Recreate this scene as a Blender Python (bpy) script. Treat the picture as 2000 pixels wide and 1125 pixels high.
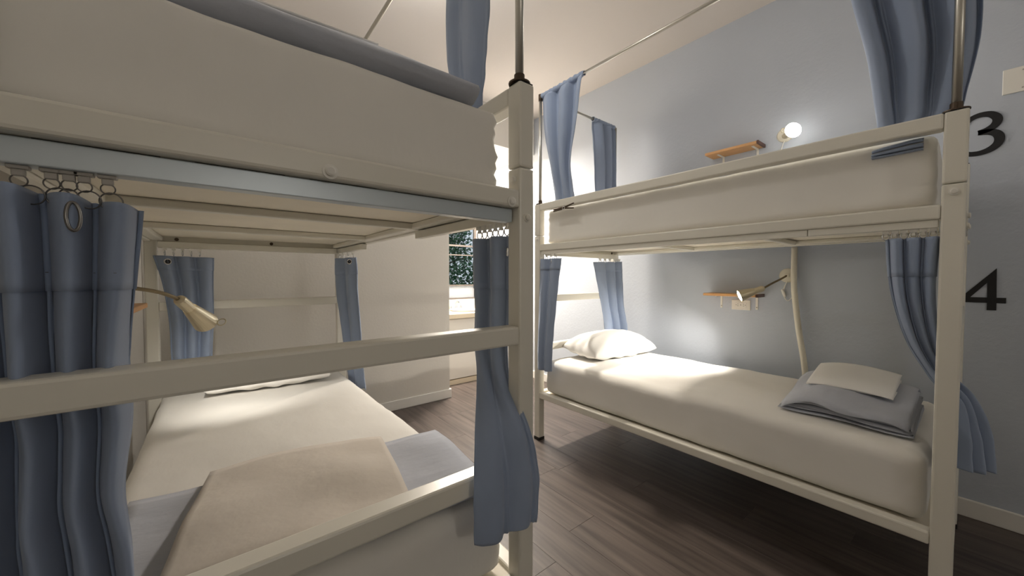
import bpy, bmesh, math, random
import numpy as np
from mathutils import Vector, Matrix, noise
random.seed(7)
for o in list(bpy.data.objects): bpy.data.objects.remove(o)
S = bpy.context.scene
COL = S.collection
R = math.radians
PI = math.pi

# ------------------------------------------------------------------ camera
cd = bpy.data.cameras.new('camera'); cam = bpy.data.objects.new('camera', cd); COL.objects.link(cam)
cd.sensor_width = 36; cd.lens = 718.63*36/2000; cd.clip_start = 0.02
cam.location = (0, 0, 1.195)
cam.rotation_euler = (R(90-1.754), 0, R(-38.75))
S.camera = cam
# ------------------------------------------------------------------ world / exposure
W = bpy.data.worlds.new('daylight'); S.world = W; W.use_nodes = True
bg = W.node_tree.nodes['Background']
bg.inputs[0].default_value = (0.80, 0.90, 1.0, 1); bg.inputs[1].default_value = 0.75
S.view_settings.view_transform = 'Standard'; S.view_settings.look = 'None'
S.view_settings.exposure = 0.0; S.view_settings.gamma = 1.0
S.view_settings.use_curve_mapping = False
try: S.cycles.max_bounces = 8; S.cycles.diffuse_bounces = 5
except Exception: pass

def lamp(kind, name, loc, power, color, size=0.1, target=None, spot=60, blend=0.5, parent=None, sy=None):
    d = bpy.data.lights.new(name, kind); d.energy = power; d.color = color
    if kind == 'AREA':
        d.size = size
        if sy: d.shape = 'RECTANGLE'; d.size_y = sy
    elif kind == 'SPOT':
        d.spot_size = R(spot); d.spot_blend = blend; d.shadow_soft_size = size
    else: d.shadow_soft_size = size
    o = bpy.data.objects.new(name, d); COL.objects.link(o); o.location = loc
    if target is not None:
        o.rotation_euler = (Vector(target)-Vector(loc)).to_track_quat('-Z', 'Y').to_euler()
    if parent:
        o.parent = parent; o.location = Vector(loc)-Vector(parent.location)
    return o
WARM = (1, .94, .85); SOFT = (1, .97, .92)
L_ALCOVE, L_ROOM, L_NEAR = 138, 14.5, 17
lamp('AREA', 'alcove_lamp_light', (2.08, 3.47, 2.52), L_ALCOVE, (1, .90, .78), .42, target=(2.08, 3.47, 0), sy=.12)
YN_ = -3.2
CLX, CLY = 0.95, 1.78                         # ceiling lamp over the aisle (above the frame)
lamp('POINT', 'ceiling_lamp_light', (CLX, CLY, 2.84), L_ROOM, SOFT, .09)
NLX, NLZ = 0.45, 1.80                         # added fill lamp on the unseen near wall, brightens the bunk foot faces
lamp('POINT', 'added_fill_light', (NLX, YN_+.20, NLZ), L_NEAR, SOFT, .10)

# ------------------------------------------------------------------ materials
def mat(name, col, rough=.6, metal=0, spec=.5, sheen=0, bump=None, var=None, trans=0, rnd=0, emit=None):
    """bump=(scale,strength,dist[,stretch]); var=(scale,amount); rnd = per-object brightness variation"""
    m = bpy.data.materials.new(name); m.use_nodes = True
    nt = m.node_tree; N = nt.nodes; L = nt.links; b = N['Principled BSDF']
    b.inputs['Base Color'].default_value = (*col, 1); b.inputs['Roughness'].default_value = rough
    b.inputs['Metallic'].default_value = metal; b.inputs['Specular IOR Level'].default_value = spec
    if sheen: b.inputs['Sheen Weight'].default_value = sheen; b.inputs['Sheen Roughness'].default_value = .5
    tc = N.new('ShaderNodeTexCoord')
    mp = N.new('ShaderNodeMapping'); L.new(tc.outputs['Object'], mp.inputs[0])
    if bump and len(bump) > 3: mp.inputs['Scale'].default_value = bump[3]
    if bump:
        t = N.new('ShaderNodeTexNoise'); t.inputs['Scale'].default_value = bump[0]; t.inputs['Detail'].default_value = 4
        L.new(mp.outputs[0], t.inputs['Vector'])
        bp = N.new('ShaderNodeBump'); bp.inputs['Strength'].default_value = bump[1]; bp.inputs['Distance'].default_value = bump[2]
        L.new(t.outputs[0], bp.inputs['Height']); L.new(bp.outputs[0], b.inputs['Normal'])
    if var:
        t = N.new('ShaderNodeTexNoise'); t.inputs['Scale'].default_value = var[0]; t.inputs['Detail'].default_value = 5
        L.new(mp.outputs[0], t.inputs['Vector'])
        r = N.new('ShaderNodeMapRange'); r.inputs[1].default_value = .3; r.inputs[2].default_value = .7
        r.inputs[3].default_value = 1-var[1]; r.inputs[4].default_value = 1+var[1]; L.new(t.outputs[0], r.inputs[0])
        h = N.new('ShaderNodeHueSaturation'); h.inputs['Color'].default_value = (*col, 1)
        L.new(r.outputs[0], h.inputs['Value']); L.new(h.outputs[0], b.inputs['Base Color'])
        if rnd:
            oi = N.new('ShaderNodeObjectInfo')
            r2 = N.new('ShaderNodeMapRange'); r2.inputs[3].default_value = 1-rnd; r2.inputs[4].default_value = 1+rnd
            L.new(oi.outputs['Random'], r2.inputs[0])
            mm = N.new('ShaderNodeMath'); mm.operation = 'MULTIPLY'
            L.new(r.outputs[0], mm.inputs[0]); L.new(r2.outputs[0], mm.inputs[1]); L.new(mm.outputs[0], h.inputs['Value'])
            cb = N.new('ShaderNodeVectorMath'); cb.operation = 'SCALE'; cb.inputs[0].default_value = (17, 31, 0)
            L.new(oi.outputs['Random'], cb.inputs['Scale'])
            ad = N.new('ShaderNodeVectorMath'); ad.operation = 'ADD'
            L.new(tc.outputs['Object'], ad.inputs[0]); L.new(cb.outputs[0], ad.inputs[1]); L.new(ad.outputs[0], mp.inputs[0])
    if trans:
        b.inputs['Transmission Weight'].default_value = trans
    if emit:
        b.inputs['Emission Color'].default_value = (*emit[0], 1); b.inputs['Emission Strength'].default_value = emit[1]
    return m
M = {}
M['paint'] = mat('cream_enamel', (.75, .725, .645), .32, bump=(35, .06, .002), var=(3, .02))
M['track'] = mat('pale_blue_track', (.56, .62, .66), .35, metal=.25)
M['ply'] = mat('cream_board', (.84, .78, .66), .55, var=(5, .04))
M['sheet'] = mat('white_cotton', (.80, .78, .735), .9, sheen=.15, bump=(7, .28, .012, (1.6, .8, 1)), var=(4, .015))
M['pillow'] = mat('white_pillow_cotton', (.84, .82, .78), .9, sheen=.15, bump=(9, .25, .010))
M['linen'] = mat('ivory_linen', (.66, .60, .53), .95, sheen=.2, bump=(11, .45, .012), var=(5, .03))
M['towel'] = mat('white_towel', (.80, .79, .77), .95, sheen=.3, bump=(160, .25, .002))
M['blanket'] = mat('grey_blue_blanket', (.46, .485, .55), .95, sheen=.25, bump=(16, .4, .009, (1, 2.2, 1)), var=(6, .04))
M['curtain'] = mat('slate_blue_cloth', (.28, .345, .475), .85, sheen=.2, bump=(90, .08, .002, (1, 1, .3)), var=(3, .04))
M['steel'] = mat('galvanised_steel', (.52, .50, .45), .38, metal=.9, bump=(120, .1, .001))
M['ring'] = mat('dark_steel_ring', (.20, .19, .18), .3, metal=.9)
M['chrome'] = mat('bright_steel', (.65, .65, .66), .2, metal=1)
M['bronze'] = mat('dark_bronze', (.085, .06, .04), .45, metal=.6)
M['plastic'] = mat('white_plastic', (.78, .76, .70), .4)
M['glide'] = mat('grey_nylon', (.42, .39, .35), .5)
M['black'] = mat('black_vinyl', (.008, .008, .009), .5)
M['rubber'] = mat('black_rubber', (.015, .013, .012), .7)
M['wood'] = mat('honey_pine', (.62, .34, .14), .45, var=(9, .12), bump=(9, .05, .002, (6, 1, 6)))
M['woodend'] = mat('dark_stained_wood', (.10, .045, .03), .45)
M['lampm'] = mat('champagne_metal', (.60, .53, .38), .35, metal=.55)
M['neck'] = mat('bronze_gooseneck', (.20, .155, .09), .4, metal=.7)
M['wallblue'] = mat('blue_grey_wall_paint', (.475, .515, .58), .75, bump=(55, .35, .004), var=(1.2, .02))
M['wallwarm'] = mat('warm_white_wall_paint', (.66, .63, .575), .75, bump=(55, .30, .004), var=(1.2, .02))
M['ceil'] = mat('ceiling_paint', (.72, .675, .64), .85, bump=(70, .2, .003))
M['trim'] = mat('white_trim', (.76, .74, .70), .4)
M['plank'] = mat('grey_brown_plank', (.092, .073, .064), .42, bump=(30, .10, .002, (9, .5, 1)), var=(3.4, .42), rnd=.10)
M['floor'] = mat('floor_base', (.02, .016, .014), .8)
M['counter'] = mat('cream_counter', (.72, .62, .46), .25)
M['cabinet'] = mat('white_cabinet', (.76, .72, .65), .45)
M['leaf'] = mat('leaf_green', (.035, .13, .06), .5, var=(8, .4))
M['bark'] = mat('bark', (.09, .06, .04), .9, bump=(20, .5, .01))
M['ground'] = mat('garden_ground', (.30, .31, .27), .95, var=(3, .2))
M['winframe'] = mat('dark_window_frame', (.10, .085, .075), .5)
M['led'] = mat('led_glow', (1, .95, .85), .5, emit=((1, .94, .82), 14))
M['bulb'] = mat('bulb_glow', (1, .97, .9), .5, emit=((1, .96, .88), 30))
M['diffuser'] = mat('lamp_diffuser', (.9, .88, .84), .5, emit=((1, .94, .86), 2.0))
M['tube'] = mat('vanity_diffuser', (.9, .9, .88), .5, emit=((1, .95, .88), 5.0))
M['cable'] = mat('cream_conduit', (.70, .66, .55), .5)
g = bpy.data.materials.new('window_glass'); g.use_nodes = True; M['glass'] = g
gb = g.node_tree.nodes['Principled BSDF']; gb.inputs['Transmission Weight'].default_value = 1; gb.inputs['Roughness'].default_value = 0
gb.inputs['IOR'].default_value = 1.1; gb.inputs['Base Color'].default_value = (.97, .99, .98, 1)
M['frost'] = mat('frosted_glass', (.93, .96, 1), .7, trans=.85, bump=(60, .5, .004))

# ------------------------------------------------------------------ helpers
def wloc(o):
    v = Vector((0, 0, 0))
    while o: v += Vector(o.location); o = o.parent
    return v
def obj(name, bm, m, parent=None, loc=None, smooth=False, bevel=0, solid=0, subsurf=0):
    """one mesh object from a bmesh in world coordinates; origin at loc (or the parent's base)"""
    me = bpy.data.meshes.new(name)
    base = wloc(parent) if parent else Vector((0, 0, 0))
    org = Vector(loc) if loc is not None else (base if parent else Vector((0, 0, 0)))
    bmesh.ops.translate(bm, verts=bm.verts, vec=-org)
    bm.normal_update(); bm.to_mesh(me); bm.free()
    me.materials.append(M[m] if isinstance(m, str) else m)
    if smooth:
        for p in me.polygons: p.use_smooth = True
    o = bpy.data.objects.new(name, me); COL.objects.link(o)
    o.location = org-base
    if parent: o.parent = parent
    if bevel:
        b = o.modifiers.new('bevel', 'BEVEL'); b.width = bevel; b.segments = 2; b.limit_method = 'ANGLE'; b.angle_limit = R(40)
    if subsurf:
        b = o.modifiers.new('sub', 'SUBSURF'); b.levels = subsurf; b.render_levels = subsurf
    if solid:
        b = o.modifiers.new('solid', 'SOLIDIFY'); b.thickness = solid; b.offset = 0
    return o
def empty(name, loc, label, cat, group=None):
    o = bpy.data.objects.new(name, None); COL.objects.link(o); o.location = loc
    o.empty_display_size = .05
    return tag(o, label, cat, group)
def tag(o, label=None, cat=None, group=None, kind=None):
    if label: o['label'] = label
    if cat: o['category'] = cat
    if group: o['group'] = group
    if kind: o['kind'] = kind
    return o
def struct(o): o['kind'] = 'structure'; return o
def B(): return bmesh.new()
def box(bm, x0, x1, y0, y1, z0, z1):
    x0, x1 = min(x0, x1), max(x0, x1)
    v = [bm.verts.new(p) for p in ((x0, y0, z0), (x1, y0, z0), (x1, y1, z0), (x0, y1, z0), (x0, y0, z1), (x1, y0, z1), (x1, y1, z1), (x0, y1, z1))]
    for f in ((3, 2, 1, 0), (4, 5, 6, 7), (0, 1, 5, 4), (1, 2, 6, 5), (2, 3, 7, 6), (3, 0, 4, 7)): bm.faces.new([v[i] for i in f])
    return bm
def boxb(*a): return box(B(), *a)
def frame(d):
    d = Vector(d).normalized(); a = Vector((0, 0, 1)) if abs(d.z) < .9 else Vector((1, 0, 0))
    u = d.cross(a).normalized(); return u, d.cross(u).normalized(), d
def tube(bm, pts, r, seg=12, closed=False, cap=True):
    pts = [Vector(p) for p in pts]; n = len(pts); rings = []
    rr = r if isinstance(r, (list, tuple)) else [r]*n
    u = None
    for i, p in enumerate(pts):
        if closed: d = pts[(i+1) % n]-pts[i-1]
        else: d = pts[min(i+1, n-1)]-pts[max(i-1, 0)]
        d.normalize()
        if u is None: u, w, _ = frame(d)
        else:
            u = (u-d*u.dot(d)).normalized(); w = d.cross(u)
        rings.append([bm.verts.new(p+(u*math.cos(2*PI*k/seg)+w*math.sin(2*PI*k/seg))*rr[i]) for k in range(seg)])
    m = n if closed else n-1
    for i in range(m):
        a, b = rings[i], rings[(i+1) % n]
        for k in range(seg): bm.faces.new((a[k], a[(k+1) % seg], b[(k+1) % seg], b[k]))
    if cap and not closed:
        bm.faces.new(rings[0][::-1]); bm.faces.new(rings[-1])
    return bm
def lathe(bm, prof, org, axis, seg=24):
    """prof: list of (r, t) along axis from org"""
    u, w, d = frame(axis); org = Vector(org); rings = []
    for r, t in prof:
        if r < 1e-6: rings.append([bm.verts.new(org+d*t)])
        else: rings.append([bm.verts.new(org+d*t+(u*math.cos(2*PI*k/seg)+w*math.sin(2*PI*k/seg))*r) for k in range(seg)])
    for a, b in zip(rings, rings[1:]):
        for k in range(seg):
            k2 = (k+1) % seg
            if len(a) == 1 and len(b) == 1: continue
            if len(a) == 1: bm.faces.new((a[0], b[k2], b[k]))
            elif len(b) == 1: bm.faces.new((a[k], a[k2], b[0]))
            else: bm.faces.new((a[k], a[k2], b[k2], b[k]))
    bmesh.ops.recalc_face_normals(bm, faces=bm.faces)
    return bm
def ring(bm, c, nrm, R_, r, seg=22, sub=8, stretch=None):
    u, w, d = frame(nrm); c = Vector(c)
    s = stretch or (1, 1)
    pts = [c+u*math.cos(2*PI*k/seg)*R_*s[0]+w*math.sin(2*PI*k/seg)*R_*s[1] for k in range(seg)]
    return tube(bm, pts, r, sub, closed=True)
def spline(P, n):
    """Catmull-Rom through rows of P (k,dim) -> (n,dim)"""
    P = np.array(P, float); k = len(P)
    t = np.linspace(0, k-1, n); out = []
    for x in t:
        i = min(int(x), k-2); f = x-i
        p0 = P[max(i-1, 0)]; p1 = P[i]; p2 = P[i+1]; p3 = P[min(i+2, k-1)]
        out.append(.5*((2*p1)+(-p0+p2)*f+(2*p0-5*p1+4*p2-p3)*f*f+(-p0+3*p1-3*p2+p3)*f**3))
    return np.array(out)
def rbox(x0, x1, y0, y1, z0, z1, r, nx, ny, nz, amp=0, ns=3.0, seed=0, crown=0):
    """soft box: gridded, rounded by r, wrinkled by noise (mattresses, cushions)"""
    bm = B(); c = Vector(((x0+x1)/2, (y0+y1)/2, (z0+z1)/2)); h = Vector(((x1-x0)/2, (y1-y0)/2, (z1-z0)/2))
    V = {}
    def vert(i, j, k):
        if (i, j, k) not in V:
            p = Vector((-1+2*i/nx, -1+2*j/ny, -1+2*k/nz))
            p = Vector((p.x*h.x, p.y*h.y, p.z*h.z))
            q = Vector((max(-h.x+r, min(h.x-r, p.x)), max(-h.y+r, min(h.y-r, p.y)), max(-h.z+r, min(h.z-r, p.z))))
            d = p-q
            if d.length > 1e-9: p = q+d.normalized()*r
            w = c+p
            if amp:
                nv = noise.noise_vector((w+Vector((seed*7.1, seed*3.3, 0)))*ns)+.5*noise.noise_vector((w+Vector((0, seed, 5)))*ns*2.7)
                w = w+nv*amp
            ex = abs(p.x)-(h.x-.05); ey = abs(p.y)-(h.y-.05)
            if amp and ex > 0 and ey > 0:
                w = w+Vector((p.x/h.x, p.y/h.y, 0))*(.007*min(1, ex*ey*600)*noise.noise(Vector((seed, w.z*55, w.x*9+w.y*9))))
            if crown and p.z > 0: w.z += crown*(1-(p.x/h.x)**2)*(1-(p.y/h.y)**4)*p.z/h.z
            V[(i, j, k)] = bm.verts.new(w)
        return V[(i, j, k)]
    for a, b in ((nx, ny),):
        for i in range(a):
            for j in range(b):
                bm.faces.new((vert(i, j, nz), vert(i+1, j, nz), vert(i+1, j+1, nz), vert(i, j+1, nz)))
                bm.faces.new((vert(i, j+1, 0), vert(i+1, j+1, 0), vert(i+1, j, 0), vert(i, j, 0)))
    for i in range(nx):
        for k in range(nz):
            bm.faces.new((vert(i, 0, k), vert(i+1, 0, k), vert(i+1, 0, k+1), vert(i, 0, k+1)))
            bm.faces.new((vert(i, ny, k+1), vert(i+1, ny, k+1), vert(i+1, ny, k), vert(i, ny, k)))
    for j in range(ny):
        for k in range(nz):
            bm.faces.new((vert(0, j, k+1), vert(0, j+1, k+1), vert(0, j+1, k), vert(0, j, k)))
            bm.faces.new((vert(nx, j, k), vert(nx, j+1, k), vert(nx, j+1, k+1), vert(nx, j, k+1)))
    return bm

# ------------------------------------------------------------------ room
XL, XR, YN, YF, ZC = -.36, 2.90, -3.2, 3.2, 3.01
YA = 4.15                                     # far wall of the wash alcove
ZA = 2.60                                     # alcove opening height
fl = struct(obj('floor', boxb(XL-.1, XR+.1, YN-.1, YA+.1, -.15, -.006), 'floor', loc=(0, 0, -.006)))
PW, PL = .181, 1.22
ix = 0; x = XL
def plank_mesh(w, l):
    bm = B(); e = .0006; z0, z1 = -.0058, 0
    vs = []
    for ins, z in ((0, z0), (0, z1-.0006), (e, z1)):
        vs.append([bm.verts.new(p) for p in ((ins, ins, z), (w-ins, ins, z), (w-ins, l-ins, z), (ins, l-ins, z))])
    for a, b in zip(vs, vs[1:]):
        for k in range(4): bm.faces.new((a[k], a[(k+1) % 4], b[(k+1) % 4], b[k]))
    bm.faces.new(vs[-1]); me = bpy.data.meshes.new('plank'); bm.normal_update(); bm.to_mesh(me); bm.free(); me.materials.append(M['plank']); return me
full = plank_mesh(PW-.0006, PL-.0006)
while x < XR-.01:
    w = min(PW, XR-x); y = YN-random.random()*PL
    while y < YA:
        y0 = max(y, YN); y1 = min(y+PL, YA)
        if y1-y0 > .03:
            me = full if (abs(w-PW) < 1e-6 and y1-y0 > PL-1e-6) else plank_mesh(w-.0006, y1-y0-.0006)
            p = bpy.data.objects.new('plank', me); COL.objects.link(p); p.parent = fl; p.location = (x, y0, .006)
        y += PL
    x += PW; ix += 1
bm = boxb(XL-.1, XR+.1, YN-.1, YF+.06, ZC, ZC+.1); box(bm, 1.70, XR+.1, YF+.06, YA+.1, ZA+.001, ZA+.1)
struct(obj('ceiling', bm, 'ceil'))
struct(obj('wall_right', boxb(XR, XR+.1, YN-.1, YA+.1, 0, ZC), 'wallblue'))
struct(obj('wall_left', boxb(XL-.1, XL, YN-.1, YF+.1, 0, ZC), 'wallwarm'))
struct(obj('wall_near', boxb(XL, XR, YN-.1, YN, 0, ZC), 'wallwarm'))
bm = boxb(XL, 1.78, YF, YF+.12, 0, ZC); box(bm, 1.78, XR, YF, YF+.12, ZA, ZC)
struct(obj('wall_far', bm, 'wallwarm', bevel=.004))
struct(obj('wall_alcove_side', boxb(1.68, 1.78, YF+.121, YA, 0, ZA), 'wallwarm'))
WX0, WX1, WZ0, WZ1 = 1.92, 2.74, .90, 2.10
bm = boxb(1.68, WX0, YA, YA+.1, 0, ZA); box(bm, WX1, XR, YA, YA+.1, 0, ZA); box(bm, WX0, WX1, YA, YA+.1, 0, WZ0); box(bm, WX0, WX1, YA, YA+.1, WZ1, ZA)
struct(obj('wall_alcove', bm, 'wallwarm'))
def baseboard(name, x0, x1, y0, y1):
    bm = boxb(x0, x1, y0, y1, 0, .09); return struct(obj(name, bm, 'trim', bevel=.006))
baseboard('baseboard_right', XR-.014, XR, YN, 3.5)
baseboard('baseboard_left', XL, XL+.014, YN, YF)
bm = boxb(XL+.014, 1.78+.014, YF-.014, YF, 0, .09); box(bm, 1.78, 1.794, YF, 3.5, 0, .09)
struct(obj('baseboard_far', bm, 'trim', bevel=.006))
baseboard('baseboard_near', XL+.014, XR-.014, YN, YN+.014)

# window of the alcove
bm = B()
for a in ((WX0, WX0+.03, WZ0, WZ1), (WX1-.03, WX1, WZ0, WZ1), (WX0, WX1, WZ0, WZ0+.02), (WX0, WX1, WZ1-.03, WZ1)):
    box(bm, a[0], a[1], YA+.03, YA+.07, a[2], a[3])
wn = struct(obj('window_1', bm, 'winframe', loc=((WX0+WX1)/2, YA+.05, WZ0)))
for z, t, nm in ((1.083, .018, 'transom'), (1.478, .014, 'transom'), (1.60, .022, 'transom')):
    obj(nm, boxb(WX0+.03, WX1-.03, YA+.035, YA+.065, z-t/2, z+t/2), 'winframe', wn)
for z0, z1 in ((1.095, 1.47), (1.486, 1.588), (1.612, WZ1-.03)):
    obj('pane', boxb(WX0+.03, WX1-.03, YA+.048, YA+.053, z0, z1), 'glass', wn)
fp = obj('pane', boxb(WX0+.03, WX1-.03, YA+.048, YA+.053, .92, 1.073), 'frost', wn); fp['label'] = 'frosted white lower pane'

# outside: ground and tree
struct(obj('ground', boxb(-4, 9, YA+.35, 14, -.25, -.15), 'ground'))
def tree(x, y, h, rad, label):
    root = empty('tree', (x, y, -.15), label, 'tree')
    tr = [(x, y, -.15), (x+.03, y, .8), (x-.05, y+.05, 1.6), (x, y, h)]
    obj('trunk', tube(B(), tr, [.09, .07, .05, .02], 8), 'bark', root, smooth=True)
    bm = B()
    for i in range(14):
        a = i*2.4; z = .5+i*.17
        tube(bm, [(x, y, z), (x+math.cos(a)*rad*.5, y+math.sin(a)*rad*.4, z+.15), (x+math.cos(a)*rad*.9, y+math.sin(a)*rad*.8, z+.2)], [.02, .012, .004], 5)
    br = obj('branches', bm, 'bark', root); br['kind'] = 'stuff'
    rnd = random.Random(int(x*100)); vs = []; fs = []
    for i in range(15000):
        a = rnd.random()*2*PI; rr = rad*(rnd.random()**.4); z = .15+rnd.random()*(h+.35)
        rr *= (1.0-.35*abs((z-.45*h)/(.6*h)))
        p = Vector((x+math.cos(a)*rr, y+math.sin(a)*rr*.8, z))
        d = Vector((rnd.uniform(-1, 1), rnd.uniform(-1, 1), rnd.uniform(-.8, .4))).normalized(); u, w, _ = frame(d)
        l = rnd.uniform(.05, .09); k = len(vs)
        vs += [p, p+d*l*.5+u*l*.3, p+d*l, p+d*l*.5-u*l*.3+w*l*.1]; fs.append((k, k+1, k+2, k+3))
    me = bpy.data.meshes.new('foliage'); me.from_pydata([v-Vector((x, y, -.15)) for v in vs], [], fs); me.materials.append(M['leaf'])
    fo = bpy.data.objects.new('foliage', me); COL.objects.link(fo); fo.parent = root; fo['kind'] = 'stuff'
tree(2.95, 5.75, 2.1, .85, 'dark green leafy tree filling the middle of the wash alcove window')

# wash stand
vx0, vx1 = 1.796, 2.884
v = empty('vanity_cabinet', (2.34, 3.82, 0), 'white wash stand cabinet with pale counter under the alcove window', 'cabinet')
obj('body', boxb(vx0, vx1, 3.56, YA-.002, .06, .735), 'cabinet', v)
obj('toe_kick', boxb(vx0, vx1, 3.548, YA-.002, .001, .055), 'counter', v)
for i in range(2):
    a = vx0+.004+i*.543
    dr = obj('door', boxb(a, a+.538, 3.542, 3.56, .065, .725), 'cabinet', v, bevel=.004)
    obj('knob', lathe(B(), [(0, 0), (.012, 0), (.014, .012), (.008, .02), (0, .022)], (a+(.49 if i == 0 else .05), 3.542, .60), (0, -1, 0), 12), 'chrome', dr, smooth=True)
bm = boxb(vx0, vx1, 3.50, YA-.002, .736, .79)
obj('countertop', bm, 'counter', v, bevel=.006)
obj('backsplash', boxb(vx0, vx1, YA-.022, YA-.002, .79, .895), 'counter', v)
bm = lathe(B(), [(0, -.03), (.08, -.03), (.15, -.01), (.185, .006), (.19, .010), (.175, .012), (.14, .004), (.08, -.018), (0, -.02)], (2.34, 3.82, .792), (0, 0, 1), 28)
obj('basin', bm, 'trim', v, smooth=True)
fx, fy = 2.335, 4.03
f = empty('faucet', (fx, fy, .79), 'chrome two handle faucet on the wash stand counter', 'faucet')
obj('base', boxb(fx-.10, fx+.10, fy-.025, fy+.025, .790, .806), 'chrome', f, bevel=.006)
obj('spout', tube(B(), [(fx, fy, .80), (fx, fy, .865), (fx, fy-.03, .885), (fx, fy-.09, .872), (fx, fy-.115, .852)], [.016, .014, .013, .012, .011], 12), 'chrome', f, smooth=True)
for s in (-1, 1):
    h = obj('handle', lathe(B(), [(.020, 0), (.018, .022), (.010, .03), (.014, .05), (0, .054)], (fx+s*.075, fy, .804), (0, 0, 1), 14), 'chrome', f, smooth=True)
# alcove lamp (light bar under the alcove ceiling) and room ceiling lamp
t = empty('alcove_light', (2.08, 3.47, ZA), 'white light bar under the wash alcove ceiling', 'lamp')
obj('housing', boxb(1.83, 2.33, 3.42, 3.52, 2.56, 2.60), 'trim', t, bevel=.004)
obj('diffuser', boxb(1.84, 2.32, 3.43, 3.51, 2.535, 2.56), 'tube', t, bevel=.008)
t = empty('ceiling_light', (CLX, CLY, ZC), 'round white flush light on the ceiling above the aisle between the bunks', 'lamp')
obj('base', lathe(B(), [(0, 0), (.19, 0), (.19, .02), (0, .02)], (CLX, CLY, ZC), (0, 0, -1), 32), 'trim', t)
obj('diffuser', lathe(B(), [(.18, .02), (.175, .05), (.13, .075), (0, .085)], (CLX, CLY, ZC), (0, 0, -1), 32), 'diffuser', t, smooth=True)
t = empty('added_fill_lamp', (NLX, YN, NLZ), 'added white half round fill lamp on the unseen wall behind the viewer', 'lamp')  # invented fixture to house the added fill light
obj('base', boxb(NLX-.10, NLX+.10, YN+.001, YN+.02, NLZ-.08, NLZ+.08), 'trim', t, bevel=.004)
obj('diffuser', lathe(B(), [(.085, .02), (.075, .05), (.04, .075), (0, .082)], (NLX, YN, NLZ), (0, 1, 0), 28), 'diffuser', t, smooth=True)

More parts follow.
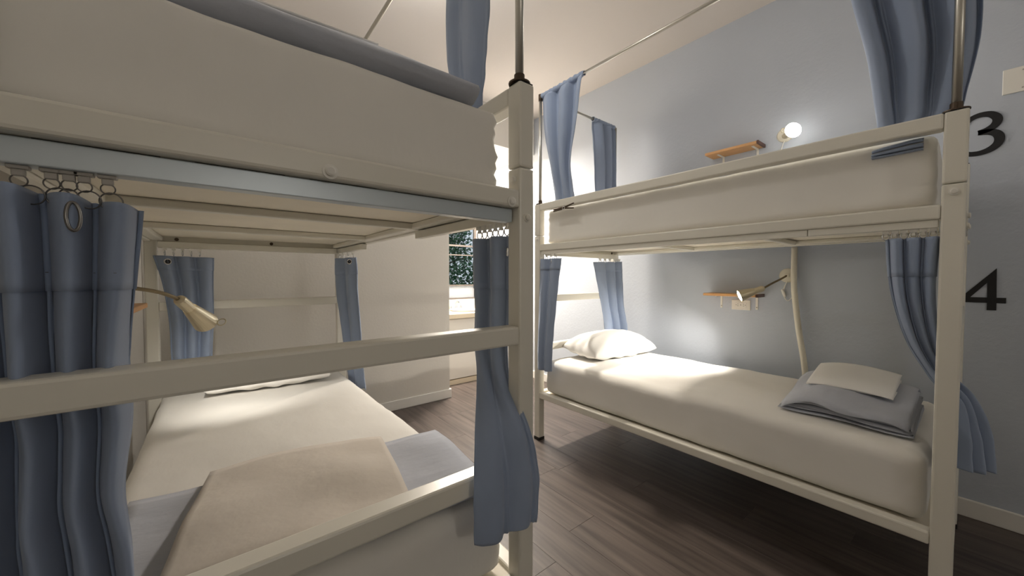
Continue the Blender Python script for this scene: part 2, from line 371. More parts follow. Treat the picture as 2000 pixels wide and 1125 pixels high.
# ------------------------------------------------------------------ bunk beds
P = .052; LEN = 1.98
def make_bunk(name, xa, s, y0, label, far_rear_pole, WID=.95):
    X = lambda a: xa+s*a
    y1 = y0+LEN
    root = empty(name, (X(WID/2), y0+LEN/2, 0), label, 'bunk bed', 'white metal bunk beds')
    def bx(nm, xa_, xb_, ya, yb, za, zb, m='paint', par=root, bev=.006):
        a, b = sorted((X(xa_), X(xb_)))
        return obj(nm, boxb(a, b, ya, yb, za, zb), m, par, loc=((a+b)/2, (ya+yb)/2, za), bevel=bev)
    posts = {}
    for ex in (0, 1):
        for ey in (0, 1):
            a0 = 0 if ex == 0 else WID-P; b0 = y0 if ey == 0 else y1-P
            p = bx('post', a0, a0+P, b0, b0+P, .018, 1.488)
            bx('post_extension', a0, a0+P, b0, b0+P, 1.490, 1.716, par=p)
            bx('foot_cap', a0-.002, a0+P+.002, b0-.002, b0+P+.002, .001, .022, 'rubber', p, .003)
            bx('post_cap', a0+.003, a0+P-.003, b0+.003, b0+P-.003, 1.716, 1.719, 'rubber', p, .001)
            posts[ex, ey] = p
            # screw caps on the outer faces
            def cap(c, ax, m='paint'):
                obj('bolt', lathe(B(), [(0, .0), (.0125, 0), (.0125, .002), (.008, .0025), (.0085, .006), (.006, .0075), (0, .0078)], c, ax, 18), m, root, loc=c, smooth=False)
            xo = X(-.0002) if ex == 0 else X(WID+.0002)
            cap((xo, b0+P/2, 1.463), (-s if ex == 0 else s, 0, 0), 'plastic')
            cap((X(a0+P/2), y0-.0002 if ey == 0 else y1+.0002, 1.355), (0, -1 if ey == 0 else 1, 0))
            xi = X(a0+P+.0002) if ex == 0 else X(a0-.0002)
            cap((xi, b0+P/2, 1.457), (s if ex == 0 else -s, 0, 0), 'plastic')
    for ex in (0, 1):
        a0 = 0 if ex == 0 else WID-.03
        g0 = 0 if ex == 0 else WID-.05
        bx('guard_rail', g0, g0+.05, y0+P, y1-P, 1.665, 1.716)
        bx('side_rail', a0, a0+.03, y0+P, y1-P, 1.380, 1.427)
        b0 = 0 if ex == 0 else WID-.045
        bx('side_rail', b0, b0+.045, y0+P, y1-P, .312, .355)
    for yy in (y0, y1-.05):
        bx('end_rail', P, WID-P, yy, yy+.05, 1.380, 1.427)
        bx('rung', P, WID-P, yy, yy+.05, 1.011, 1.061)
        bx('rung', P, WID-P, yy, yy+.05, .650, .700)
        bx('end_rail', P, WID-P, yy, yy+.045, .312, .355)
    # slots under the foot rail
    bm = B()
    for k in range(5):
        a, b = sorted((X(.09+k*.165), X(.09+k*.165+.125))); box(bm, a, b, y0+.030, y0+.034, 1.3788, 1.3802)
    sl = obj('rail_slots', bm, 'rubber', root)
    for c in (.08, .516):
        cc = (X(c), y0-.0002, 1.392)
        obj('bolt', lathe(B(), [(0, 0), (.014, 0), (.014, .002), (.008, .0025), (.0095, .007), (.006, .009), (0, .0093)], cc, (0, -1, 0), 20), 'plastic', root, loc=cc)
    for c in (.06, .42, .85):
        cc = (X(c), y1-.0502, 1.396)
        obj('bolt', lathe(B(), [(0, 0), (.009, 0), (.009, .004), (.004, .006), (0, .006)], cc, (0, -1, 0), 12), 'bronze', root, loc=cc)
    for zz, tz in ((1.410, .014), (.332, .012)):
        bx('deck_panel', .031, WID-.031, y0+.051, y1-.051, zz, zz+tz, 'ply', bev=.001)
        for c in (.64, 1.235):
            bx('crossbar', .032, WID-.032, y0+c, y0+c+.03, zz-.026, zz-.0005)
        bx('deck_beam', .0305, .075, y0+.051, y1-.051, zz-.024, zz-.0005)
        bx('deck_beam', WID-.075, WID-.0305, y0+.051, y1-.051, zz-.024, zz-.0005)
    # curtain tracks
    bx('curtain_track', P+.005, WID-P-.005, y0+.026, y0+.056, 1.343, 1.3785, 'track', bev=.002)
    bx('curtain_track', P+.005, WID-P-.005, y1-.085, y1-.055, 1.347, 1.3795, 'paint', bev=.002)
    if s < 0:
        bx('curtain_track', .022, .050, y0+.056, y0+.67, 1.350, 1.3795, 'paint', bev=.002)
        bx('curtain_track', .022, .050, y1-.60, y1-.06, 1.350, 1.3795, 'paint', bev=.002)
    else:
        bx('curtain_track', .008, .036, y0+.056, y0+.392, 1.354, 1.3795, 'paint', bev=.002)
        bx('curtain_track', .008, .036, y0+.395, y1-.06, 1.354, 1.3795, 'paint', bev=.002)
    # poles and rods for the upper curtains
    px = .030
    zr = 2.485
    for yy in (y0+.028, y1-.028):
        pp = obj('pole', tube(B(), [(X(px), yy, 1.716), (X(px), yy, zr)], .0115, 14), 'steel', root, loc=(X(px), yy, 1.716), smooth=True)
        bm = lathe(B(), [(0, 0), (.030, 0), (.030, .004), (.0145, .008), (.0145, .026), (.011, .028)], (X(px), yy, 1.719), (0, 0, 1), 20)
        obj('flange', bm, 'bronze', pp)
        obj('elbow', tube(B(), [(X(px), yy, zr-.03), (X(px), yy, zr+.016)], .015, 12), 'bronze', pp, smooth=True)
    obj('curtain_rod', tube(B(), [(X(px), y0+.028, zr), (X(px), y1-.028, zr)], .0095, 12), 'steel', root, loc=(X(px), y0, zr), smooth=True)
    if far_rear_pole:
        yy = y1-.028
        pp = obj('pole', tube(B(), [(X(WID-px), yy, 1.716), (X(WID-px), yy, zr)], .0115, 14), 'steel', root, loc=(X(WID-px), yy, 1.716), smooth=True)
        obj('flange', lathe(B(), [(0, 0), (.030, 0), (.030, .004), (.0145, .008), (.0145, .026), (.011, .028)], (X(WID-px), yy, 1.719), (0, 0, 1), 20), 'bronze', pp)
        obj('curtain_rod', tube(B(), [(X(px), yy, zr), (X(WID-px), yy, zr)], .0095, 12), 'steel', root, loc=(X(px), yy, zr), smooth=True)
    return root
LX, LY0 = .686, .757
RX, RY0 = 1.81, .013
make_bunk('bunk_bed', LX, -1, LY0, 'near left white metal bunk bed with ladder foot end facing the viewer', False, .98)
make_bunk('bunk_bed', RX, 1, RY0, 'right white metal bunk bed standing along the blue grey wall with big numbers', True)

# ------------------------------------------------------------------ mattresses
def mattress(x0, x1, y0, y1, z0, z1, seed, label, crown=.012, r=.045):
    bm = rbox(x0, x1, y0, y1, z0, z1, r, 48, 90, 14, .005, 5.0, seed, crown)
    o = obj('mattress', bm, 'sheet', loc=((x0+x1)/2, (y0+y1)/2, z0), smooth=True)
    return tag(o, label, 'mattress', 'mattresses in white fitted sheets')
mattress(-.236, .632, .815, 2.672, .350, .580, 1, 'white sheeted mattress on the lower deck of the left bunk, under folded linens')
mattress(-.239, .605, .808, 2.672, 1.428, 1.640, 2, 'white sheeted mattress on the upper deck of the left bunk, seen from below', .008, .022)
mattress(1.850, 2.712, .075, 1.925, .350, .588, 3, 'white sheeted mattress on the lower deck of the right bunk with pillow and stack')
mattress(1.866, 2.712, .078, 1.920, 1.428, 1.674, 4, 'white sheeted mattress behind the guard rail of the right upper bunk', .010, .030)

# ------------------------------------------------------------------ pillows
def pillow(cx, cy, cz, w, d, h, rz, tilt, seed, label, flat=.28):
    bm = B(); n = 44; grid = []
    for side in (1, -1):
        g_ = []
        for i in range(n+1):
            row = []
            for j in range(n+1):
                u = -1+2*i/n; v_ = -1+2*j/n
                e = (max(0, 1-abs(u)**2.6)*max(0, 1-abs(v_)**2.6))**.48
                pin = 1-.10*(abs(u*v_)**2)-.05*(1-abs(u))*abs(v_)**3-.05*(1-abs(v_))*abs(u)**3
                x = u*w/2*pin*(1+.05*abs(v_)**4); y = v_*d/2*pin*(1+.05*abs(u)**4)
                z = h*e*(.72 if side > 0 else -flat)
                ang = math.atan2(v_, u); rr = max(abs(u), abs(v_))
                z += side*.007*math.sin(ang*14+seed)*rr**3*e*2 + .006*noise.noise(Vector((x*9+seed, y*9, side)))
                row.append((x, y, z))
            g_.append(row)
        grid.append(g_)
    V = {}
    def vt(s_, i, j):
        k = (0 if (i in (0, n) or j in (0, n)) else s_, i, j)
        if k not in V: V[k] = bm.verts.new(grid[s_][i][j])
        return V[k]
    for s_ in (0, 1):
        for i in range(n):
            for j in range(n):
                q = [vt(s_, i, j), vt(s_, i+1, j), vt(s_, i+1, j+1), vt(s_, i, j+1)]
                bm.faces.new(q if s_ == 0 else q[::-1])
    mt = Matrix.Translation((cx, cy, cz)) @ Matrix.Rotation(rz, 4, 'Z') @ Matrix.Rotation(tilt, 4, 'X')
    bmesh.ops.transform(bm, matrix=mt, verts=bm.verts)
    return tag(obj('pillow', bm, 'pillow', loc=(cx, cy, cz), smooth=True), label, 'pillow', 'white bed pillows')
pillow(2.365, 1.735, .648, .71, .37, .180, R(-6), R(4), 1.3, 'plump white pillow lit by the lamp on the right lower bunk')
pillow(.235, 2.49, .618, .60, .36, .12, R(-4), R(-3), 4.1, 'flat white pillow at the far end of the left lower bunk')

# ------------------------------------------------------------------ folded linens
def folded(name, label, cat, m, c, w, d, layers, gap, rz, seed, taper=0, sag=0, rise=0, group=None, jit=.012, wav=.004, thick=.004, flip=False):
    """serpentine-folded cloth: folds run along local x (width w), depth d; fold edges show at both depth ends"""
    rnd = random.Random(seed); prof = []
    z = 0; nseg = 14
    for k in range(layers):
        a, b = -d/2+rnd.uniform(-jit, jit)*.6, d/2+rnd.uniform(-jit, jit)
        ys = np.linspace(a, b, nseg) if k % 2 == 0 else np.linspace(b, a, nseg)
        for y in ys: prof.append((y, z))
        if k < layers-1:
            e = ys[-1]; sg = 1 if k % 2 == 0 else -1
            for t in (.25, .5, .75):
                prof.append((e+sg*gap*.6*math.sin(PI*t), z+gap*t))
        z += gap
    bm = B(); n = 30; rows = []
    for i in range(n+1):
        u = -1+2*i/n; row = []
        for q, (y, zz) in enumerate(prof):
            hgt = zz/(gap*max(1, layers-1))
            shr = 1-taper*hgt+.02*noise.noise(Vector((zz*60, seed, 3)))
            x = u*w/2*shr
            p = Vector((x, -y if flip else y, zz))
            p.y += wav*2.2*noise.noise(Vector((x*7, seed*3+zz*40, y*2)))
            p.z += wav*1.4*(noise.noise(Vector((x*6+seed, y*6, zz*15))))*(.3+hgt)
            p.z -= sag*(abs(u)**3)*hgt + sag*.6*(abs(y)/(d/2))**4*hgt
            p.z += rise*max(0, (y+d/2)/d)*hgt
            row.append(bm.verts.new(p))
        rows.append(row)
    for a, b in zip(rows, rows[1:]):
        for k in range(len(prof)-1): bm.faces.new((a[k], a[k+1], b[k+1], b[k]))
    mt = Matrix.Translation(c) @ Matrix.Rotation(rz, 4, 'Z')
    bmesh.ops.transform(bm, matrix=mt, verts=bm.verts)
    o = obj(name, bm, m, loc=c, smooth=True, solid=thick)
    return tag(o, label, cat, group)
# local +y = away from the rail; rz turns it
folded('folded_blanket', 'grey blue folded blanket spread across the foot of the left lower bunk', 'blanket', 'blanket', (.205, 1.065, .600), .80, .41, 4, .008, R(-5), 3, group='grey blue folded blankets', wav=.007, jit=.006)
folded('folded_sheet', 'cream folded sheet lying over the blanket on the left lower bunk', 'sheet', 'linen', (.165, 1.06, .632), .455, .44, 5, .009, R(-9), 11, wav=.009, sag=.008, jit=.008)
folded('folded_blanket', 'grey folded blanket overhead at the edge of the left upper mattress', 'blanket', 'blanket', (.085, 1.05, 1.654), .93, .36, 2, .066, R(-3), 5, group='grey blue folded blankets', sag=.010, flip=True, thick=.007, wav=.003)
folded('folded_towel', 'white folded towel on top of the blanket on the left upper mattress', 'towel', 'towel', (-.02, 1.07, 1.732), .70, .24, 2, .035, R(-3), 8, group='white folded towels', wav=.002)
folded('folded_blanket', 'grey blue folded blanket in a stack at the near end of the right lower bunk', 'blanket', 'blanket', (2.215, .325, .606), .42, .44, 6, .0145, R(-90), 21, group='grey blue folded blankets', sag=.034, rise=.07, jit=.035, wav=.012, taper=.06)
folded('folded_towel', 'white folded towel topping the grey stack on the right lower bunk', 'towel', 'towel', (2.265, .325, .703), .285, .27, 3, .009, R(-90), 9, group='white folded towels', rise=.055, wav=.005, jit=.005, sag=.014)

# ------------------------------------------------------------------ curtains
def curtain(name, label, rows, nf, amp, group, seed=0, nz=44, per=14, holes=(), ampz=None, sharp=.3, skew=0, header=.13, rod=None):
    """rows: list of (A, B) 3-D points, top to bottom; folds run down between them"""
    A = spline([r[0] for r in rows], nz); Bq = spline([r[1] for r in rows], nz)
    ns = int(nf*per); bm = B(); G = []
    az = np.interp(np.linspace(0, 1, nz), np.linspace(0, 1, len(ampz)), ampz) if ampz else np.ones(nz)
    for i in range(nz):
        a = Vector(A[i]); b = Vector(Bq[i]); d = b-a; d.z = 0
        nrm = Vector((-d.y, d.x, 0)); nrm = nrm.normalized() if nrm.length > 1e-6 else Vector((1, 0, 0))
        t = i/(nz-1); row = []
        for j in range(ns+1):
            s_ = j/ns
            ph = 2*PI*nf*s_+seed+.7*noise.noise(Vector((s_*2.2, t*1.6, seed)))*t+skew*t
            f = math.sin(ph)+sharp*math.sin(2*ph+1.1)+.18*math.sin(3*ph+.4)
            m_ = .65+.7*abs(noise.noise(Vector((s_*nf*.9+seed, t*.8, 1.7))))+.15
            sx = s_+.045*math.cos(ph)/max(nf, 1)*2.2
            p = a.lerp(b, sx)+nrm*(amp*az[i]*f*m_)
            p += nrm*.004*noise.noise(Vector((s_*9, t*12, seed+9)))
            p.z += .004*math.sin(ph*.5+seed)*(1 if i == nz-1 else 0)
            row.append(bm.verts.new(p))
        G.append(row)
    fac = []
    for i in range(nz-1):
        for j in range(ns): fac.append(bm.faces.new((G[i][j], G[i][j+1], G[i+1][j+1], G[i+1][j])))
    pos = [[v.co.copy() for v in r] for r in G]
    rings = []
    for (s_, t_) in holes:
        j = int(s_*ns); i = int(t_*(nz-1))
        c = pos[i][j]; tx = (pos[i][min(j+1, ns)]-pos[i][max(j-1, 0)]).normalized(); tz = (pos[min(i+1, nz-1)][j]-pos[max(i-1, 0)][j]).normalized()
        rings.append((c, tx.cross(tz)))
    o = obj(name, bm, 'curtain', loc=tuple(A[0]), smooth=True, solid=.0022)
    tag(o, label, 'curtain', group)
    if header:
        ih = max(2, int(round(header*(nz-1)))); hb = B()
        H = [[hb.verts.new(p) for p in pos[i]] for i in range(ih+1)]
        for i in range(ih):
            for j in range(ns): hb.faces.new((H[i][j], H[i][j+1], H[i+1][j+1], H[i+1][j]))
        obj('header_band', hb, 'curtain', o, loc=tuple(A[0]), smooth=True, solid=.0052)
    if rod:
        a = Vector(rows[0][0]); b = Vector(rows[0][1]); pts = []; rad = []
        for k in range(61):
            q = a.lerp(b, k/60); q.z = rod+.0015*math.sin(k*1.3+seed); pts.append(q)
            rad.append(.0150+.0022*math.sin(k*.9+seed)+.0018*math.sin(k*2.1))
        obj('rod_pocket', tube(B(), pts, rad, 14, cap=False), 'curtain', o, loc=tuple(A[0]), smooth=True, solid=.002)
    for c, nn in rings:
        bm = ring(B(), c, nn, .0135, .0035, 20, 8)
        obj('grommet', bm, 'chrome', o, loc=c, smooth=True)
        obj('grommet_hole', lathe(B(), [(0, -.0024), (.0125, -.0024), (.0125, .0024), (0, .0024)], c, nn, 16), 'rubber', o, loc=c)
    return o, pos
def hooks(o, pts, ztop, small=True):
    for p in pts:
        p = Vector(p)
        bm = B(); box(bm, p.x-.008, p.x+.008, p.y-.008, p.y+.008, ztop-.010, ztop+.001)
        box(bm, p.x-.004, p.x+.004, p.y-.004, p.y+.004, ztop-.020, ztop-.010)
        obj('glider', bm, 'glide' if not small else 'plastic', o, loc=p)
        zc = (ztop-.018+p.z)/2
        h = max(.012, (ztop-.014-p.z)/2+.004)
        obj('hook_ring', ring(B(), (p.x, p.y, zc), (1, 0.35, 0), .009, .0016, 14, 6, (1, h/.009)), 'chrome', o, loc=p, smooth=True)
GL = 'slate blue curtains hung under the upper decks'; GU = 'slate blue curtains on the poles above the upper decks'
# 1: near left, foot of the left bunk
o, pos = curtain('curtain', 'large slate blue curtain on steel rings at the left edge of the picture',
    [((-.246, .800, 1.318), (-.089, .815, 1.300)), ((-.246, .815, 1.19), (-.103, .825, 1.19)), ((-.246, .825, 1.05), (-.116, .825, 1.06)), ((-.246, .835, .95), (-.116, .835, .97)),
     ((-.246, .82, .85), (-.122, .82, .87)), ((-.246, .81, .76), (-.112, .815, .78)), ((-.246, .81, .62), (-.105, .81, .64))], 3.2, .034, GL, seed=.4, nz=60, per=24, ampz=[1, 1, .9, .75, .8, .9, 1], sharp=.42, skew=-3.2, header=.178)
bm = B()
ii = int(.165*59)
row = pos[ii]
for j in range(0, len(row)-1, 2):
    a, b = row[j], row[j+1]; mid = (a+b)/2+Vector((0, -.0022, 0)); dd = (b-a).normalized()*.0016
    tube(bm, [mid-dd, mid+dd], .0006, 5)
st = obj('hem_stitches', bm, 'ring', o); st['kind'] = 'stuff'
for k, (px_, bx_) in enumerate(((-.203, -.193), (-.175, -.169), (-.159, -.160), (-.145, -.141), (-.122, -.119))):
    y = .797
    bm = B(); box(bm, px_-.010, px_+.010, y-.006, y+.006, 1.338, 1.3435); box(bm, px_-.006, px_+.006, y-.004, y+.004, 1.329, 1.338)
    obj('glider', bm, 'glide', o, loc=(px_, y, 1.34), bevel=.0015)
    obj('link_ring', ring(B(), (px_, y, 1.3235), (0, 1, .2), .0075, .0009, 20, 7), 'ring', o, loc=(px_, y, 1.3235), smooth=True)
    obj('split_ring', ring(B(), (bx_, y, 1.3055), (.15 if k != 2 else .5, 1, .15), .0125, .0010, 26, 7), 'ring', o, loc=(bx_, y, 1.3055), smooth=True)
gc = (-.1470, .7485, 1.275)
obj('grommet', ring(B(), gc, (.45, -1, .05), .0180, .0022, 28, 8, (.36, 1.05)), 'ring', o, loc=gc, smooth=True)
# 2: foot corner of the left bunk by the aisle
o, pos = curtain('curtain', 'slate blue curtain by the near post, threaded over the low ladder rung',
    [((.640, 1.00, 1.312), (.648, .820, 1.312)), ((.642, .995, 1.15), (.648, .820, 1.15)), ((.634, .985, 1.00), (.640, .816, 1.00)), ((.590, .90, .90), (.640, .800, .90)),
     ((.508, .775, .80), (.655, .735, .80)), ((.482, .734, .70), (.678, .720, .70)), ((.476, .724, .62), (.680, .714, .61)), ((.478, .724, .550), (.672, .714, .532))], 2.1, .013, GL, seed=2.2, nz=60, per=24, ampz=[1, 1, .9, .7, .55, .6, .7, .8], holes=((.88, .06),), sharp=.35)
hooks(o, [(.648, .83+k*.028, 1.318) for k in range(6)], 1.350)
# 3, 4: far end of the left bunk
o, pos = curtain('curtain', 'slate blue curtain behind the left lamp at the far wall side of the left bunk',
    [((-.258, 2.650, 1.306), (-.014, 2.640, 1.300)), ((-.225, 2.65, 1.15), (-.018, 2.645, 1.15)), ((-.205, 2.655, .95), (-.02, 2.655, .95)), ((-.20, 2.66, .75), (-.03, 2.665, .75)), ((-.19, 2.68, .62), (-.03, 2.675, .62))], 3.0, .020, GL, seed=1.2, holes=((.22, .07), (.74, .07)))
hooks(o, [(-.21+k*.035, 2.652, 1.312) for k in range(5)], 1.347)
o, pos = curtain('curtain', 'narrow slate blue curtain at the far aisle corner of the left bunk',
    [((.628, 2.66, 1.316), (.690, 2.41, 1.318)), ((.634, 2.655, 1.1), (.694, 2.40, 1.1)), ((.655, 2.63, .85), (.706, 2.39, .85)), ((.67, 2.62, .65), (.712, 2.38, .65)), ((.69, 2.60, .48), (.725, 2.37, .48))], 2.0, .016, GL, seed=3.4, holes=((.68, .05),))
hooks(o, [(.640+k*.012, 2.62-k*.055, 1.322) for k in range(4)], 1.350)
# 5, 6, 7: lower level of the right bunk
o, pos = curtain('curtain', 'slate blue curtain hanging over the far front corner of the right lower bunk',
    [((1.826, 1.975, 1.322), (1.830, 1.762, 1.322)), ((1.818, 1.97, 1.15), (1.818, 1.775, 1.15)), ((1.806, 1.965, .9), (1.800, 1.79, .9)), ((1.796, 1.96, .68), (1.788, 1.80, .68)), ((1.794, 1.955, .535), (1.786, 1.80, .535))], 2.0, .014, GL, seed=.9, holes=((.72, .05),))
hooks(o, [(1.832, 1.80+k*.045, 1.328) for k in range(4)], 1.354)
o, pos = curtain('curtain', 'slate blue curtain at the far wall corner of the right lower bunk behind the pillow',
    [((2.412, 1.918, 1.315), (2.745, 1.918, 1.325)), ((2.46, 1.92, 1.15), (2.75, 1.915, 1.15)), ((2.53, 1.93, .95), (2.765, 1.915, .95)), ((2.575, 1.935, .80), (2.80, 1.91, .80)), ((2.60, 1.94, .66), (2.83, 1.91, .66))], 2.4, .022, GL, seed=2.2, holes=((.25, .05), (.48, .06)))
hooks(o, [(2.47+k*.065, 1.917, 1.322) for k in range(5)], 1.347)
o, pos = curtain('curtain', 'slate blue curtain swept behind the near post of the right lower bunk',
    [((1.834, .195, 1.326), (1.834, .070, 1.326)), ((1.846, .180, 1.15), (1.850, .075, 1.15)), ((1.868, .140, .98), (1.885, .060, .98)), ((1.895, .085, .86), (1.925, .030, .87)), ((1.890, .030, .77), (1.965, -.015, .79)), ((1.890, .022, .66), (1.985, -.045, .68)), ((1.885, .018, .56), (1.985, -.058, .55))], 3.0, .011, GL, seed=.2, nz=56, per=18, ampz=[1.2, 1, .8, .7, 1, 1.3, 1.4], sharp=.45)
hooks(o, [(1.834, .08+k*.022, 1.334) for k in range(6)], 1.354)
# 8..11: upper level
curtain('curtain', 'wide slate blue curtain on the near pole of the right upper bunk',
    [((1.842, .33, 2.46), (1.875, .0, 2.46)), ((1.846, .295, 2.20), (1.885, -.004, 2.20)), ((1.85, .25, 1.98), (1.892, -.004, 1.98)), ((1.852, .225, 1.80), (1.885, .022, 1.80)), ((1.853, .216, 1.725), (1.872, .04, 1.725)), ((1.852, .222, 1.672), (1.866, .10, 1.682))], 2.6, .036, GU, seed=4.4, nz=50, per=22, ampz=[1.1, 1.1, 1, .6, .3, .25], sharp=.4, skew=-.8, header=None)
curtain('curtain', 'slate blue curtain gathered at the far front pole of the right upper bunk',
    [((1.840, 1.945, 2.475), (1.840, 1.560, 2.475)), ((1.840, 1.95, 2.43), (1.840, 1.565, 2.43)), ((1.842, 1.93, 2.2), (1.842, 1.60, 2.2)), ((1.845, 1.87, 1.95), (1.845, 1.655, 1.95)), ((1.848, 1.83, 1.76), (1.848, 1.64, 1.76)), ((1.849, 1.825, 1.690), (1.849, 1.635, 1.690))], 2.5, .024, GU, seed=1.9, nz=50, ampz=[.5, 1.1, 1.1, .9, .5, .3], header=None, rod=2.485)
curtain('curtain', 'small slate blue curtain on the end rod by the wall of the right upper bunk',
    [((2.425, 1.965, 2.475), (2.715, 1.965, 2.475)), ((2.43, 1.965, 2.43), (2.725, 1.965, 2.43)), ((2.46, 1.965, 2.2), (2.735, 1.965, 2.2)), ((2.475, 1.965, 1.9), (2.73, 1.965, 1.9)), ((2.48, 1.962, 1.66), (2.725, 1.962, 1.66))], 2.5, .024, GU, seed=.7, ampz=[.5, 1, 1, 1, .6], header=None, rod=2.485)
curtain('curtain', 'slate blue curtain rising behind the blankets of the left upper bunk',
    [((.650, 1.165, 2.47), (.656, .905, 2.47)), ((.650, 1.16, 2.2), (.656, .91, 2.2)), ((.642, 1.15, 1.95), (.648, .915, 1.95)), ((.636, 1.09, 1.78), (.642, .935, 1.78)), ((.634, 1.02, 1.64), (.636, .945, 1.64))], 1.6, .014, GU, seed=5.0, ampz=[1, .9, .6, .5, .35], header=None)
# hem of the near upper curtain lying folded on the mattress edge
folded('folded_curtain_hem', 'dark blue folded cloth hem poking out under the right upper guard rail', 'cloth', 'curtain', (1.885, .172, 1.622), .125, .055, 5, .009, R(-90), 31, sag=.004, jit=.012, wav=.006)

# ------------------------------------------------------------------ shelves, outlet, plates, numerals
def shelf(label, x, s, y0, y1, z, depth=.135):
    a, b = sorted((x, x-s*depth))
    root = empty('wall_shelf', (x, (y0+y1)/2, z), label, 'shelf', 'small pine wall shelves')
    obj('board', boxb(a, b, y0+.012, y1, z-.009, z+.009), 'wood', root, bevel=.003)
    e = obj('end_block', boxb(a, b, y0, y0+.0118, z-.011, z+.011), 'woodend', root, bevel=.002); e['label'] = 'dark stained end block'
    for yy in (y0+.045, y1-.075):
        bm = B(); a1, b1 = sorted((x-s*.001, x-s*.004)); box(bm, a1, b1, yy-.007, yy+.007, z-.10, z-.0095)
        a1, b1 = sorted((x-s*.001, x-s*.10)); box(bm, a1, b1, yy-.007, yy+.007, z-.013, z-.0095)
        br = obj('bracket', bm, 'plastic', root)
        obj('screw', lathe(B(), [(0, 0), (.004, 0), (.003, .002), (0, .0025)], (x-s*.0042, yy, z-.085), (-s, 0, 0), 10), 'glide', br)
shelf('small pine shelf above the outlet on the wall of the right lower bunk', XR, 1, .872, 1.219, 1.068)
shelf('small pine shelf peeking over the guard rail of the right upper bunk', XR, 1, .885, 1.222, 2.075)
shelf('small pine shelf on the wall beside the left lower bunk, behind the lamp', XL, -1, 1.64, 1.99, 1.085, .15)

def plate(label, cat, name, y0, y1, z0, z1, kind):
    root = empty(name, (XR, (y0+y1)/2, (z0+z1)/2), label, cat)
    obj('cover_plate', boxb(XR-.006, XR-.0005, y0, y1, z0, z1), 'plastic', root, bevel=.002)
    yc, zc = (y0+y1)/2, (z0+z1)/2
    if kind == 'outlet':
        ins = obj('receptacle', boxb(XR-.008, XR-.0055, yc-.036, yc+.036, zc-.017, zc+.017), 'plastic', root, bevel=.001)
        for sg in (-1, 1):
            bm = B()
            for dz in (-.006, .006): box(bm, XR-.0086, XR-.0079, yc+sg*.018-.004, yc+sg*.018+.004, zc+dz-.0011, zc+dz+.0011)
            box(bm, XR-.0086, XR-.0079, yc+sg*.029-.002, yc+sg*.029+.002, zc-.002, zc+.002)
            obj('socket_slots', bm, 'black', ins)
        pts = [(0, 0)]
    else: pts = [(0, .04), (0, -.04)]
    for dy, dz in pts:
        obj('screw', lathe(B(), [(0, 0), (.0035, 0), (.0025, .0016), (0, .002)], (XR-.0062 if kind != 'outlet' else XR-.0082, yc+dy, zc+dz), (-1, 0, 0), 10), 'glide', root)
plate('white wall outlet under the shelf of the right lower bunk', 'outlet', 'wall_outlet', .955, 1.075, .960, 1.030, 'outlet')
plate('blank cream wall plate high on the right wall above the number three', 'wall plate', 'wall_plate', -.185, -.072, 2.046, 2.160, 'blank')

def extr(polys, y_of, z_of, name, label, loc):
    """flat black numeral on the right wall; polys are quads/ngons in local (x reading right, y up)"""
    bm = B(); t = .004
    for poly in polys:
        f_ = [bm.verts.new((XR-t, y_of(a), z_of(b))) for a, b in poly]; k_ = [bm.verts.new((XR-.0004, y_of(a), z_of(b))) for a, b in poly]
        bm.faces.new(f_); bm.faces.new(k_[::-1])
        n = len(poly)
        for i in range(n): bm.faces.new((f_[i], k_[i], k_[(i+1) % n], f_[(i+1) % n]))
    bmesh.ops.recalc_face_normals(bm, faces=bm.faces)
    return tag(obj(name, bm, 'black', loc=loc), label, 'number', 'black wall numerals')
c4 = lambda px, py: ((px-650)*.000436, (795-py)*.00070)
quads4 = [[(808, 795), (873, 795), (873, 745), (808, 745)], [(808, 745), (873, 745), (872, 708), (808, 708)], [(873, 745), (935, 745), (935, 708), (872, 708)],
          [(650, 745), (808, 745), (808, 708), (692, 708)], [(650, 745), (692, 708), (650, 688)], [(650, 688), (692, 708), (805, 606), (866, 508)], [(805, 606), (808, 708), (872, 708), (866, 508)]]
extr([[c4(*p) for p in q] for q in quads4], lambda a: .017-a, lambda b: 1.034+b, 'number_four', 'black numeral 4 on the right wall beside the lower bunk post', (XR, -.04, 1.034))
ctr = [(-.006, .160, .020), (.010, .178, .021), (.036, .188, .022), (.066, .184, .026), (.086, .166, .030), (.090, .146, .031), (.080, .126, .028), (.058, .112, .024), (.034, .106, .022)]
ctr2 = [(.034, .106, .022), (.064, .103, .025), (.088, .090, .030), (.098, .066, .032), (.092, .040, .030), (.070, .020, .026), (.042, .011, .022), (.014, .012, .021), (-.004, .019, .021)]
q3 = []
for cc in (ctr, ctr2):
    sp = spline(cc, 36)
    L_, R_ = [], []
    for i in range(len(sp)):
        d = sp[min(i+1, 35)]-sp[max(i-1, 0)]; nn = np.array([-d[1], d[0]]); nn = nn/np.linalg.norm(nn)
        L_.append(sp[i, :2]+nn*sp[i, 2]/2); R_.append(sp[i, :2]-nn*sp[i, 2]/2)
    for i in range(35): q3.append([tuple(L_[i]), tuple(L_[i+1]), tuple(R_[i+1]), tuple(R_[i])])
extr(q3, lambda a: .028-a, lambda b: 1.783+b*1.03, 'number_three', 'black numeral 3 on the right wall beside the upper bunk post', (XR, -.02, 1.783))

# conduit behind the right bunk
tag(obj('conduit', tube(B(), [tuple(p) for p in spline([(2.868, .705, 1.384), (2.868, .705, 1.25), (2.868, .703, 1.14), (2.866, .695, 1.05), (2.862, .672, .86), (2.856, .640, .66), (2.85, .625, .50), (2.85, .62, .30)], 40)], .0165, 14), 'cable', loc=(2.868, .705, 1.384), smooth=True),
    'cream cable conduit running down the wall behind the right lower bunk', 'conduit')

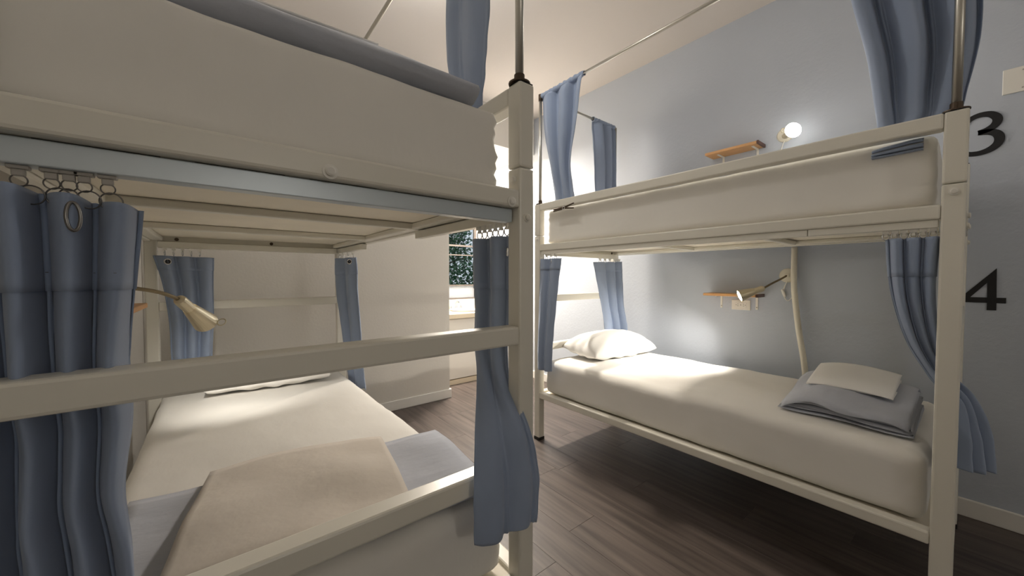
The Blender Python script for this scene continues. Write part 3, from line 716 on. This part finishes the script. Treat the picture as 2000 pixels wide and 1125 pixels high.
# spring clip on the guard rail
cx_, cz_ = RX-.004, 1.651
t = empty('spring_clip', (cx_, 1.70, cz_), 'brown spring clip hanging under the far guard rail of the right bunk', 'clip')
for s_ in (-1, 1):
    bm = B(); tube(bm, [(cx_, 1.795, cz_+s_*.006-.003), (cx_, 1.72, cz_+s_*.004), (cx_, 1.69, cz_+s_*.003+.002), (cx_, 1.615, cz_+s_*.016+.004)], [.006, .007, .0065, .004], 8)
    obj('jaw', bm, 'bronze', t, smooth=True)
obj('coil_spring', ring(B(), (cx_-.004, 1.70, cz_), (1, 0, 0), .010, .003, 18, 8), 'chrome', t, smooth=True)

# ------------------------------------------------------------------ reading lamps
def reading_lamp(label, base, wn, neck, back, mouth, power, target, spot, on_r=.030, faces=False):
    """base: point on the wall, wn: wall normal, neck: points, back/mouth: shade axis"""
    base = Vector(base); back = Vector(back); mouth = Vector(mouth); ax = (mouth-back).normalized(); Ls = (mouth-back).length
    root = empty('reading_lamp', base, label, 'lamp', 'gooseneck reading lamps')
    obj('wall_base', lathe(B(), [(0, 0), (.046, 0), (.046, .006), (.040, .014), (.018, .020), (.012, .024), (0, .025)], base, wn, 28), 'cable', root, smooth=False)
    pts = spline([tuple(base+Vector(wn)*.018)]+[tuple(p) for p in neck]+[tuple(back)], 26)
    obj('gooseneck', tube(B(), [tuple(p) for p in pts], .0062, 10), 'neck', root, smooth=True)
    obj('socket', lathe(B(), [(0, -.004), (.010, -.004), (.017, .004), (.019, .012), (.019, Ls*.36), (.021, Ls*.40), (0, Ls*.40)], back, ax, 20), 'lampm', root)
    sh = obj('shade', lathe(B(), [(.021, Ls*.38), (.024, Ls*.45), (.034, Ls*.8), (.040, Ls), (.0375, Ls), (.031, Ls*.8), (.020, Ls*.46)], back, ax, 28), 'lampm', root, smooth=False)
    obj('bulb', lathe(B(), [(0, Ls*.52), (.012, Ls*.55), (.024, Ls*.80), (on_r, Ls*.95), (on_r*.8, Ls*1.02), (0, Ls*1.04)], back, ax, 22), 'bulb' if faces else 'led', root, smooth=True)
    u, w, d = frame(ax)
    obj('switch_loop', ring(B(), mouth+u*.054, ax, .014, .0022, 16, 6), 'lampm', root, smooth=True)
    cpts = spline([tuple(base+Vector((0, 0, -.04))+Vector(wn)*.01), tuple(base+Vector((0, .012, -.07))+Vector(wn)*.012), tuple(base+Vector((0, .02, -.12))+Vector(wn)*.01), tuple(base+Vector((0, -.005, -.165))+Vector(wn)*.01), tuple(base+Vector((0, -.035, -.13))+Vector(wn)*.006)], 18)
    c = obj('cord', tube(B(), [tuple(p) for p in cpts], .0028, 7), 'plastic', root, smooth=True)
    sc = base+Vector((0, .018, -.115))+Vector(wn)*.010
    obj('cord_switch', lathe(B(), [(0, -.028), (.008, -.024), (.0095, 0), (.008, .024), (0, .028)], sc, (0, .35, 1), 12), 'plastic', c, smooth=True)
    lamp('SPOT', 'reading_lamp_light', tuple(mouth+ax*.012), power, WARM, .02, target=target, spot=spot, blend=1.0, parent=root)
reading_lamp('gooseneck reading lamp aimed at the pillow of the right lower bunk', (XR, .745, 1.203), (-1, 0, 0), [(2.84, .77, 1.178), (2.78, .80, 1.150)], (2.725, .826, 1.122), (2.655, .940, 1.070), 60, (2.50, 1.46, .58), 104)
reading_lamp('bright round reading lamp over the guard rail of the right upper bunk', (XR, .775, 2.115), (-1, 0, 0), [(2.87, .775, 2.10), (2.855, .77, 2.092)], (2.845, .765, 2.090), (2.765, .698, 2.092), 36, (1.9, .10, 2.25), 160, .045, True)
reading_lamp('gooseneck reading lamp arching from the left wall over the left lower bunk', (XL, 1.49, 1.19), (1, 0, 0), [(-.30, 1.52, 1.180), (-.21, 1.60, 1.162), (-.15, 1.66, 1.145)], (-.104, 1.715, 1.118), (-.036, 1.850, 1.018), 12, (.10, 2.33, .58), 96)
